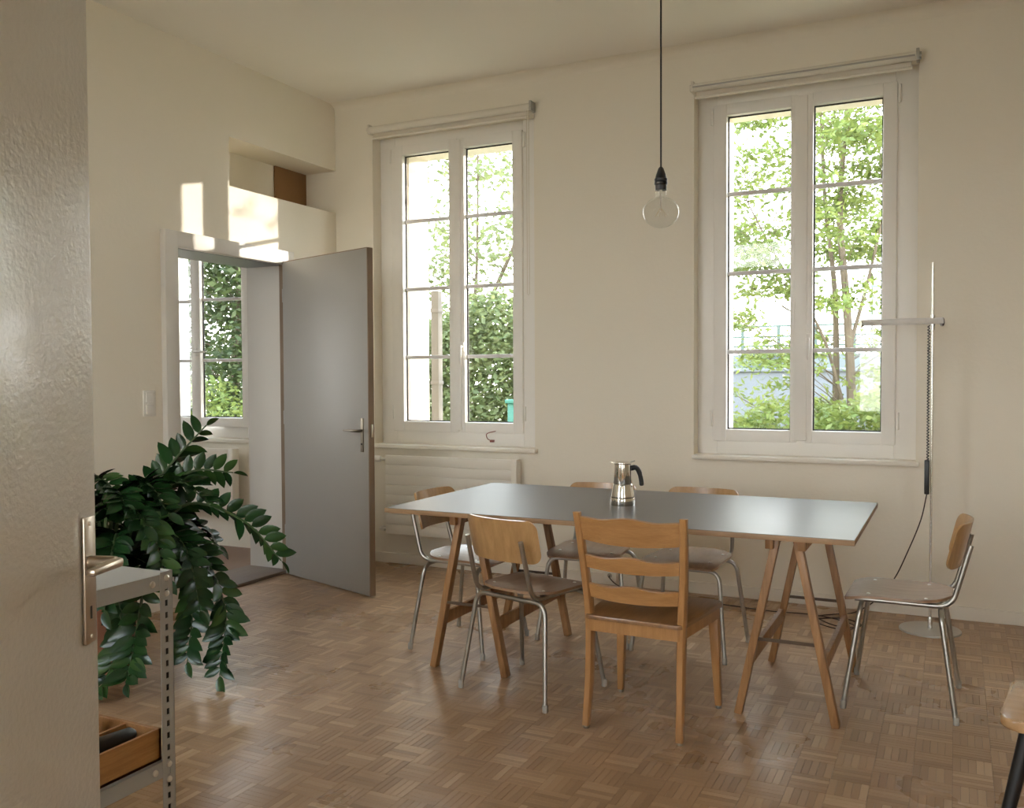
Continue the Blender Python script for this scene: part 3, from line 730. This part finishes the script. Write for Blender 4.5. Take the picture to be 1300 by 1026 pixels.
# ------------------------------------------------------------------ slotted steel shelf with tray
sh = thing('steel_shelf', 'grey slotted steel shelf unit between the open pale door and the plant', 'shelf', (-2.15, 1.335, 0))
X1s, X0s, Y0s, Y1s = .547, -.547, -.185, .182
for top, th in ((.94, .036), (.515, .036)):
    m = MB(); m.box((X0s, Y0s, top - .002), (X1s, Y1s, top), bev=.0008)
    for (a, b) in (((X0s, Y0s), (X1s, Y0s + .002)), ((X0s, Y1s - .002), (X1s, Y1s)), ((X0s, Y0s), (X0s + .002, Y1s)), ((X1s - .002, Y0s), (X1s, Y1s))):
        m.box((*a, top - th), (*b, top))
    s_ = m.build('shelf_board', STEEL, sh, smooth=False)
    for xx, s in ((X1s, 1), (X0s, -1)):
        for yy in (Y0s + .055, Y1s - .055):
            MB().lathe([(.008, 0), (.007, .003), (.003, .005)], 10, Matrix.Translation((xx, yy, top - .018)) @ Matrix.Rotation(R(90 * s), 4, 'Y')).build('bolt', BOLT, s_)
for sx_ in (-1, 1):
    for sy_ in (-1, 1):
        xx = X1s if sx_ > 0 else X0s; yy = Y1s if sy_ > 0 else Y0s; t = .0018; L = .034
        m = MB()
        # flange with real slots: two strips and bridges between the slots
        fx0, fx1 = (xx, xx + t) if sx_ > 0 else (xx - t, xx)
        ya, yb_ = (yy - L, yy + .001) if sy_ > 0 else (yy - .001, yy + L)
        yc = (ya + yb_) / 2
        m.box((fx0, ya, 0), (fx1, yc - .0042, .945)); m.box((fx0, yc + .0042, 0), (fx1, yb_, .945))
        z = .0
        while z < .945:
            m.box((fx0, yc - .0042, z), (fx1, yc + .0042, min(.945, z + .0135))); z += .0275
        fy0, fy1 = (yy, yy + t) if sy_ > 0 else (yy - t, yy)
        xa, xb = (xx - L, xx + t) if sx_ > 0 else (xx - t, xx + L)
        m.box((xa, fy0, 0), (xb, fy1, .945))
        ps = m.build('post', STEEL, sh, smooth=False)
        MB().box((min(fx0, fx1) - (.003 if sx_ > 0 else -.003), yc - .006, .002), (min(fx0, fx1) - (.001 if sx_ > 0 else -.005), yc + .006, .943)).build('slot_shade_strip', DARK, ps, smooth=False)  # dark strip added behind the slots to stand in for their shade
        for z in (.93, .895, .505, .47):
            MB().lathe([(.0075, 0), (.0065, .003), (.003, .005)], 10, Matrix.Translation((fx1 if sx_ > 0 else fx0, yc, z)) @ Matrix.Rotation(R(90 * sx_), 4, 'Y')).build('bolt', BOLT, ps)
TZ0 = .516
tr = thing('wooden_tray', 'wooden compartment tray on the lower shelf of the steel rack', 'tray', (-1.80, 1.40, TZ0))
tx0, tx1, ty0, ty1, th, tw = -.40, .185, -.15, .092, .072, .008
MB().box((tx0, ty0, 0), (tx1, ty1, .006)).build('bottom', BOXIN, tr, smooth=False)
for a, b in (((tx0, ty0), (tx1, ty0 + tw)), ((tx0, ty1 - tw), (tx1, ty1)), ((tx0, ty0), (tx0 + tw, ty1)), ((tx1 - tw, ty0), (tx1, ty1))):
    MB().box((*a, 0), (*b, th), bev=.001).build('side', BOXW, tr, smooth=False)
MB().box((.075, ty0 + tw, .006), (.082, ty1 - tw, th - .004)).build('divider', BOXW, tr, smooth=False)
MB().box((tx0 + tw, -.03, .006), (.075, -.023, th - .004)).build('divider', BOXW, tr, smooth=False)
tl = thing('black_tool', 'long black tool handle lying in the wooden tray', 'tool', (-1.672, 1.40, TZ0 + .0265), R(86))
MB().tube([(-.12, 0, 0), (-.06, 0, 0), (.0, 0, 0), (.06, 0, 0), (.07, 0, 0)], [.018, .0195, .0185, .017, .010], 12).build('grip', BLACK, tl)
MB().tube([(-.128, .0, 0), (-.12, 0, 0)], [.012, .018], 12).build('end_ring', RUBBER, tl)
t2 = dup_tree(tl, (-1.675, 1.392, TZ0 + .0265 + .0355), R(82), 'upper of two black tool handles stacked in the wooden tray')
tl['label'] = 'lower of two black tool handles stacked in the wooden tray'
tp = tag(MB().lathe([(.028, 0), (.040, 0), (.040, .022), (.028, .022), (.028, 0)], 24, Matrix.Rotation(R(64), 4, 'X'), cap=False).build('tape_roll', plain('tape_cream', (.55, .46, .33), .6), loc=(-1.80, 1.435, TZ0 + .048)), 'small cream roll of tape standing in the wooden tray', 'tape')

# ------------------------------------------------------------------ pale door leaf at the camera
e = Vector((-1.35, 1.11, 0)); dl = Vector((.35, -.9367, 0)).normalized()
# local x from free edge towards the hinge, visible face at +y
fd = thing('front_door_leaf', 'pale grey glossy door leaf filling the left edge of the picture', 'door', e, math.atan2(dl.y, dl.x))
MB().box((0, -.04, .008), (.95, 0, 2.26), bev=.003).build('door_panel', DOORF, fd)
hp = MB().box((.013, 0, .926), (.047, .006, 1.144), bev=.002).build('handle_plate', ALU, fd)
m = MB()
for z in (.938, 1.132): m.lathe([(.004, 0), (.003, .002)], 8, Matrix.Translation((.03, .006, z)) @ Matrix.Rotation(R(-90), 4, 'X'))
m.build('screw', BOLT, hp)
m = MB(); m.tube([(.03, .004, 1.066), (.03, .052, 1.066)], [.0115, .0105], 14)
m.bar((.022, .054, 1.066), (.118, .056, 1.066), .020, .017, a2=.018, b2=.013, bev=.006); m.build('lever', ALU, hp)
MB().box((.027, .0055, .968), (.033, .0064, .990)).build('keyhole', DARK, hp, smooth=False)

# ------------------------------------------------------------------ stool at the right edge
st = thing('stool', 'light wooden stool with black splayed legs cut off by the right edge', 'stool', (.335, 2.93, 0), R(-8))
m = MB(); o_ = []
for (cx, cy, a0) in ((.15, .15, 0), (-.15, .15, 90), (-.15, -.15, 180), (.15, -.15, 270)):
    for k in range(6): o_.append((cx + .05 * math.cos(R(a0 + 18 * k)), cy + .05 * math.sin(R(a0 + 18 * k))))
m.prism(o_, .425, .455)
bmesh.ops.bevel(m.b, geom=[e_ for e_ in m.b.edges if abs(e_.verts[0].co.z - e_.verts[1].co.z) < 1e-4], offset=.009, segments=3, profile=.5, affect='EDGES')
m.build('seat', STOOLW, st)
for sx_ in (-1, 1):
    for sy_ in (-1, 1):
        MB().tube([(sx_ * .215, sy_ * .20, 0), (sx_ * .13, sy_ * .13, .43)], [.014, .021], 12).build('leg', BLACKM, st)
for s in (-1, 1):
    MB().tube([(s * .163, -.16, .27), (s * .163, .16, .27)], .009, 10).build('stretcher', BLACKM, st)
    MB().tube([(-.15, s * .148, .335), (.15, s * .148, .335)], .009, 10).build('stretcher', BLACKM, st)

# ------------------------------------------------------------------ ZZ plant
pl = thing('zz_plant', 'large dark green ZZ plant with arching glossy fronds beside the grey door', 'plant', (-3.58, 2.99, 0))
PB = Vector((-3.58, 2.99, 0))
MB().lathe([(.0, 0), (.115, 0), (.15, .51), (.16, .515), (.16, .55), (.146, .55), (.142, .53), (.0, .53)], 28, cap=False).build('pot', TERRA, pl)
MB().lathe([(0, .527), (.141, .527), (.141, .535), (0, .54)], 20, cap=False).build('soil', SOIL, pl)
def leaf_mesh(L, W, curl):
    b = bmesh.new(); n = 6; rows = []
    for i in range(n + 1):
        t_ = i / n; wd = W / 2 * (math.sin(math.pi * t_ ** .85) ** .75 if 0 < t_ < 1 else 0); x = L * t_; zc = -curl * t_ * t_
        if wd == 0: rows.append([b.verts.new((x, 0, zc))])
        else: rows.append([b.verts.new((x, -wd, zc + wd * .35)), b.verts.new((x, 0, zc)), b.verts.new((x, wd, zc + wd * .35))])
    for A, B in zip(rows, rows[1:]):
        if len(A) == 1: b.faces.new((A[0], B[1], B[0])); b.faces.new((A[0], B[2], B[1]))
        elif len(B) == 1: b.faces.new((A[0], A[1], B[0])); b.faces.new((A[1], A[2], B[0]))
        else: b.faces.new((A[0], A[1], B[1], B[0])); b.faces.new((A[1], A[2], B[2], B[1]))
    me = bpy.data.meshes.new('leaf'); b.to_mesh(me); b.free(); me.materials.append(ZZ); me.shade_smooth(); return me
LM = [leaf_mesh(.092, .046, .008), leaf_mesh(.104, .050, .018), leaf_mesh(.082, .044, .002)]
fronds = [
 [(-3.428, 3.015, .617), (-3.376, 3.074, .84), (-3.305, 3.142, .984), (-3.179, 3.236, 1.159)],
 [(-3.404, 3.026, .654), (-3.356, 3.101, .83), (-3.239, 3.208, .943), (-3.101, 3.326, .93)],
 [(-3.356, 3.05, .63), (-3.195, 3.137, .80), (-2.972, 3.255, .715), (-2.825, 3.336, .528)],
 [(-3.38, 3.05, .617), (-3.13, 3.096, .62), (-2.956, 3.103, .354), (-2.927, 3.039, .061)],
 [(-3.389, 3.034, .58), (-3.196, 3.062, .60), (-3.096, 3.045, .351), (-3.071, 2.992, .119)],
 [(-3.488, 2.936, .581), (-3.339, 2.88, .50), (-3.29, 2.80, .2), (-3.287, 2.70, .03)],
 [(-3.423, 2.95, .55), (-3.237, 2.90, .50), (-3.18, 2.80, .24), (-3.134, 2.711, .097)],
 [(-3.559, 2.951, .654), (-3.549, 2.906, .898), (-3.424, 2.890, .902), (-3.32, 2.880, .748)],
 [(-3.438, 3.01, .617), (-3.341, 3.041, .802), (-3.205, 3.091, .905), (-3.060, 3.127, .805)],
 [(-3.44, 2.96, .60), (-3.30, 2.92, .78), (-3.16, 2.88, .74), (-3.05, 2.85, .52)],
 [(-3.42, 2.93, .58), (-3.30, 2.82, .70), (-3.22, 2.72, .62), (-3.17, 2.64, .42)],
 [(-3.40, 3.00, .60), (-3.24, 3.00, .70), (-3.08, 3.00, .62), (-2.98, 2.98, .36)],
 [(-3.46, 3.00, .60), (-3.36, 2.98, .86), (-3.26, 2.97, .90), (-3.14, 2.96, .78)],
 [(-3.50, 2.92, .58), (-3.44, 2.80, .80), (-3.38, 2.70, .84), (-3.33, 2.60, .72)],
]
extra = []
for k in range(24):
    a = R(-85 + k * 170 / 17 + random.uniform(-8, 8)) if k < 18 else R(110 + (k - 18) * 28)
    ln = random.uniform(.28, .46); hgt = random.uniform(.16, .42) if k % 2 else random.uniform(.0, .12); drop = random.uniform(.0, .40)
    d_ = Vector((math.cos(a), math.sin(a), 0)); b0 = PB + d_ * .08 + Vector((0, 0, .56))
    extra.append([b0, b0 + d_ * ln * .3 + Vector((0, 0, hgt)), b0 + d_ * ln * .75 + Vector((0, 0, hgt * .9)), b0 + d_ * ln + Vector((0, 0, max(-.42, hgt - drop)))])
nleaf = 0; LV, LF = [], []; nacc = 0
def place_leaves(C, stem, single, upright=False):
    global nleaf, nacc
    n = len(C); L = sum((C[i + 1] - C[i]).length for i in range(n - 1)); pairs = max(8, int(L / (.050 if upright else .040)))
    for k in range(pairs):
        t_ = .22 + .78 * k / (pairs - 1); i = min(n - 2, int(t_ * (n - 1))); p = C[i].lerp(C[i + 1], t_ * (n - 1) - i); d_ = (C[i + 1] - C[i]).normalized()
        sd_ = d_.cross(Vector((0, 0, 1)));
        if sd_.length < .2: sd_ = Vector((.7, -.7, 0))
        sd_.normalize(); nrm = sd_.cross(d_)
        if upright: sd_, nrm = (nrm * .92 + sd_ * .35).normalized(), (sd_ * -.92 + nrm * .35).normalized()
        for s in (-1, 1):
            if k == pairs - 1 and s > 0: continue
            ld = (sd_ * s * random.uniform(.65, .95) + d_ * (.55 if k < pairs - 1 else 2) + nrm * random.uniform(.15, .55) + Vector((0, 0, random.uniform(-.15, .15)))).normalized()
            zz = (nrm + sd_ * s * -.5 + Vector((random.uniform(-.3, .3), random.uniform(-.3, .3), .25))); yv = zz.cross(ld).normalized(); zz = ld.cross(yv)
            mt = Matrix((ld, yv, zz)).transposed().to_4x4() * 1; mt.translation = p
            sc = (.80 + .35 * math.sin(math.pi * min(1, t_ * .9))) * random.uniform(.9, 1.1)
            mt = mt @ Matrix.Diagonal((sc, sc, sc, 1)); me = random.choice(LM)
            if single and nleaf < 296:
                o = link('leaf', me, stem); o.matrix_local = mt; nleaf += 1
            else:
                for q in me.vertices: LV.append((mt @ q.co)[:])
                for f in me.polygons: LF.append([x + nacc for x in f.vertices])
                nacc += len(me.vertices)
for i, P in enumerate(fronds + extra):
    C = [p - PB for p in bez(P, 16)] if i >= len(fronds) else [p - PB for p in catmull(P, 6)]
    n = len(C); first = Vector((C[0].x * .25, C[0].y * .25, .53)); path = [first] + C
    stem = MB().tube(path, [.010 - .0068 * k / n for k in range(n + 1)], 6).build('frond', STEMG, pl)
    place_leaves(C, stem, i < len(fronds), i in (0, 1, 2))
me = bpy.data.meshes.new('foliage'); me.from_pydata(LV, [], LF); me.materials.append(ZZ); me.shade_smooth()
o = link('foliage', me, pl); o['kind'] = 'stuff'

# ------------------------------------------------------------------ outside
GZ = -.9
m = MB(); m.box((-60, 6.153, GZ - .2), (50, 90, GZ)); struct(m.build('ground', plain('ground_grass', (.16, .17, .08), .95, var=.3, nscale=.8), smooth=False))
m = MB(); m.box((-60, -40, GZ - .2), (50, 6.153, GZ)); struct(m.build('ground_behind', plain('ground_gravel', (.30, .28, .24), .95, var=.1, nscale=2), smooth=False))
def leaves_mesh(name, pts, size, mat, aspect=.5, jitter=.35, droop=.2):
    n = len(pts); P = np.asarray(pts)
    d = rng.normal(size=(n, 3)); d[:, 2] = d[:, 2] * .5 - droop; d /= np.linalg.norm(d, axis=1)[:, None]
    a = rng.normal(size=(n, 3)); a[:, 2] += .8; s = np.cross(d, a); s /= np.linalg.norm(s, axis=1)[:, None]; nn = np.cross(s, d)
    sz = size * rng.uniform(1 - jitter, 1 + jitter, n)[:, None]
    v = np.stack([P, P + d * sz * .5 + s * sz * aspect * .5 - nn * sz * .06, P + d * sz, P + d * sz * .5 - s * sz * aspect * .5 - nn * sz * .06], 1).reshape(-1, 3)
    return np_mesh(name, v, np.arange(4 * n).reshape(-1, 4), mat)
def shrub(name, label, loc, rx, ry, rz, n, lsize, lmat, group=None, cat='shrub'):
    t = thing(name, label, cat, loc, 0, group); m = MB()
    for k in range(7):
        a = random.uniform(0, 6.28); m.tube([(0, 0, 0), (rx * .4 * math.cos(a), ry * .4 * math.sin(a), rz * .8), (rx * .7 * math.cos(a), ry * .7 * math.sin(a), rz * 1.5)], [.03, .018, .006], 5)
    m.build('stem', BARK, t)
    q = rng.uniform(-1, 1, (n * 2, 3)); rad_ = (np.abs(q) ** 2.6).sum(1); wob = .75 + .25 * np.sin(q[:, 0] * 5 + 1) * np.cos(q[:, 2] * 6)
    q = q[(rad_ < wob) & (rng.uniform(0, 1, n * 2) < .25 + .75 * rad_)]
    P = q * np.array([rx, ry, rz]) + np.array([0, 0, rz]); P = P[P[:, 2] > .02]
    o = link('foliage', leaves_mesh('foliage', P, lsize, lmat, .55), t); o['kind'] = 'stuff'
    return t
def pad_tree(name, label, loc, trunks, pads, per, rad, lsize, lmat, aspect, flat=.22):
    """thin trunks, a curved twig out to every leaf pad"""
    t = thing(name, label, 'tree', loc); curves = []
    for P, r in trunks:
        C = catmull(P, 6); curves.append(C); MB().tube(C, [r * (1 - .75 * k / len(C)) for k in range(len(C))], 7).build('trunk', BARK, t)
    pts = []; m = MB()
    for c in pads:
        c = Vector(c); best = None
        for C in curves:
            for p in C:
                if p.z < c.z - .05:
                    q = (p - c); dd = q.length + abs(c.z - p.z - .65 * math.hypot(q.x, q.y)) * 1.6
                    if best is None or dd < best[0]: best = (dd, p)
        if best:
            b0 = best[1]; mid = b0.lerp(c, .5) + Vector((random.uniform(-.1, .1), random.uniform(-.1, .1), .06))
            L = (c - b0).length; m.tube(bez([b0, b0.lerp(mid, .7), mid, c], 5), [max(.004, (.006 * min(1.5, L)) * (1 - .12 * k)) for k in range(6)], 4, cap=False)
        q = rng.normal(size=(per, 3)) * rad * random.uniform(.7, 1.3); q[:, 2] *= flat; q[:, 2] -= (q[:, 0] ** 2 + q[:, 1] ** 2) * .35; pts.append(q + np.array(c[:]))
    m.build('twigs', BARK, t)['kind'] = 'stuff'
    o = link('foliage', leaves_mesh('foliage', np.concatenate(pts), lsize, lmat, aspect), t); o['kind'] = 'stuff'
    return t
# slender tree seen in the right window
pads = []
while len(pads) < 170:
    x, y, z = random.uniform(-1.45, .72), random.uniform(-1.0, .9), random.uniform(1.5, 6.6)
    if x < -.45 and z > 4.0 and random.random() < .5: continue
    if 2.0 < z < 3.3 and random.random() < .55: continue
    pads.append((x, y, z))
pad_tree('birch_tree', 'slender twin-stemmed tree with airy yellow-green leaves outside the right window', (-1.17, 11.2, GZ),
     [([(.10, 0, 0), (.09, 0, 1.8), (.03, .02, 3.0), (-.06, .05, 4.2), (.02, .0, 5.4), (.1, 0, 6.8)], .065), ([(-.11, .15, 0), (-.10, .12, 1.9), (-.12, .15, 3.2), (-.24, .2, 4.3), (-.30, .1, 5.6)], .05),
      ([(-.02, 0, 2.0), (-.25, -.1, 2.8), (-.75, -.2, 3.7), (-1.2, -.2, 4.6)], .022), ([(.06, 0, 2.6), (.25, .1, 3.4), (.5, .15, 4.6), (.7, .2, 5.8)], .025)],
     pads, 120, .20, .092, LEAF_A, .42)
shrub('shrub', 'bright green shrub at the foot of the twin-stemmed tree, right window', (-.80, 10.2, GZ), .75, .6, 1.08, 9500, .085, LEAF_A)
shrub('shrub', 'bright green shrub low in the left casement of the right window', (-1.85, 9.9, GZ), .50, .45, 1.02, 5600, .085, LEAF_A)
# left window
pads = []
while len(pads) < 170:
    x, y, z = random.uniform(-1.6, 1.7), random.uniform(-.9, .9), random.uniform(2.6, 6.4)
    if z > 4.6 and random.random() < .45: continue
    pads.append((x, y, z))
pad_tree('hazel_tree', 'tree with slanting dark branches behind the left window', (-6.5, 12.6, GZ),
     [([(-.5, 0, 0), (-.4, 0, 1.8), (-.1, 0, 3.2), (.5, .1, 4.6), (1.0, .1, 6.2)], .06), ([(-.5, .1, 0), (-.5, .1, 2.2), (-.35, .2, 3.8), (-.3, .2, 6.2)], .05), ([(-.3, 0, 2.2), (.3, -.1, 3.0), (1.1, -.1, 3.9), (1.7, 0, 4.9)], .03)],
     pads, 34, .24, .115, LEAF_B, .55, .5)
shrub('bush', 'dense green bush filling the lower half of the left window', (-5.6, 10.7, GZ), 1.30, .7, 1.72, 34000, .10, LEAF_B)
po = thing('gate_post', 'beige post with two bands just outside the left window reveal', 'post', (-3.92, 6.62, GZ)); PB_ = plain('post_beige', (.13, .112, .09), .8)
MB().box((-.035, -.035, 0), (.035, .035, 3.0), bev=.004).build('shaft', PB_, po)
for z in (2.22, 2.82): MB().box((-.04, -.04, z), (.04, .04, z + .03), bev=.002).build('band', plain('post_band', (.14, .12, .10), .6), po)
# window of the next room
pads = [(random.uniform(-1.3, 1.1), random.uniform(-.9, .9), random.uniform(1.7, 5.4)) for _ in range(230)]
pad_tree('maple_tree', 'dense dark green tree seen through the window of the next room', (-9.83, 10.7, GZ),
     [([(-.10, 0, 0), (-.12, 0, 1.8), (-.05, .05, 3.2), (.05, .05, 4.6), (-.05, 0, 6.4)], .11), ([(.5, .2, 0), (.45, .2, 2.2), (.6, .2, 4.0), (.8, .2, 5.6)], .05), ([(-.1, 0, 2.1), (.3, -.1, 3.3), (.55, -.1, 4.6)], .04)],
     pads, 60, .24, .12, LEAF_C, .55, .55)
shrub('bush', 'light green bush under the dark tree outside the next room', (-9.2, 9.4, GZ), 1.0, .7, 1.15, 7000, .09, LEAF_A)
# unseen conifer added to keep low sun out of the right window
shrub('sun_block_tree', 'unseen evergreen added to block the low sun, right of the right window', (4.75, 12.2, GZ), 1.4, 1.4, 3.1, 26000, .17, LEAF_C, cat='tree')
# teal cabinet
tc_ = thing('teal_cabinet', 'teal green cabinet standing in the bushes, low in the left window', 'cabinet', (-3.95, 9.0, GZ))
TEAL = plain('teal_paint', (.025, .15, .115), .5)
MB().box((-.34, -.3, .05), (.34, .3, 2.0), bev=.01).build('body', TEAL, tc_); MB().box((-.31, -.312, .12), (.31, -.30, 1.95), bev=.004).build('door', TEAL, tc_)
MB().box((-.36, -.32, 2.0), (.36, .32, 2.04), bev=.006).build('roof', TEAL, tc_); MB().box((-.34, -.3, 0), (.34, .3, .05)).build('plinth', DARK, tc_)
# pale garden wall
PALEW = plain('pale_render', (.22, .235, .275), .9, var=.10, nscale=.7)
gw = thing('garden_wall', 'long pale blue-grey rendered wall behind the slender tree', 'wall', (-2.6, 14.0, GZ))
MB().box((-3.2, 0, 0), (6.0, .25, 2.34)).build('wall_body', PALEW, gw, smooth=False); MB().box((-3.23, -.04, 2.34), (6.03, .29, 2.39), bev=.01).build('coping', PALEW, gw)
# container-like shed
sb = thing('site_shed', 'blue-grey box shed standing behind the pale wall', 'shed', (-3.65, 20, GZ)); SHED = plain('shed_blue_grey', (.075, .10, .13), .7)
MB().box((-.45, 0, 0), (.62, 2.4, 2.72)).build('body', SHED, sb, smooth=False); MB().box((-.5, -.06, 2.72), (.67, 2.46, 2.80)).build('roof', SHED, sb, smooth=False)
MB().box((.40, -.03, .1), (.58, 0, 2.3)).build('door', PALEW, sb, smooth=False)
# steel footbridge with railings
fb = thing('footbridge', 'grey-green steel footbridge with railing far behind the pale wall', 'bridge', (-3.2, 25, GZ)); BR = plain('bridge_green', (.055, .085, .075), .6); BR2 = plain('bridge_grey', (.11, .13, .135), .7)
MB().box((-5, 0, 2.45), (6, 2, 2.85)).build('deck', BR2, fb, smooth=False)
for z in (3.05, 3.3, 3.58): MB().box((-5, -.03, z), (6, .03, z + .05)).build('rail', BR, fb, smooth=False)
for k in range(12): MB().box((-4.9 + k * .95, -.04, 2.8), (-4.82 + k * .95, .04, 3.62)).build('railing_post', BR, fb, smooth=False)
for xx in (-4.0, 1.2, 3.8): MB().box((xx - .13, .1, 0), (xx + .13, .4, 2.45)).build('pier', BR, fb, smooth=False)
for xx, h in ((-2.15, 5.1), (-1.70, 4.7)):
    mm_ = thing('mast', 'thin grey mast behind the footbridge, %s of two' % ('taller' if h > 5 else 'shorter'), 'mast', (xx, 27.6, GZ))
    MB().tube([(0, 0, 0), (0, 0, h)], [.05, .03], 6).build('pole', BR2, mm_); MB().box((-.3, -.02, h - .35), (.3, .02, h - .30)).build('cross_arm', BR2, mm_, smooth=False)
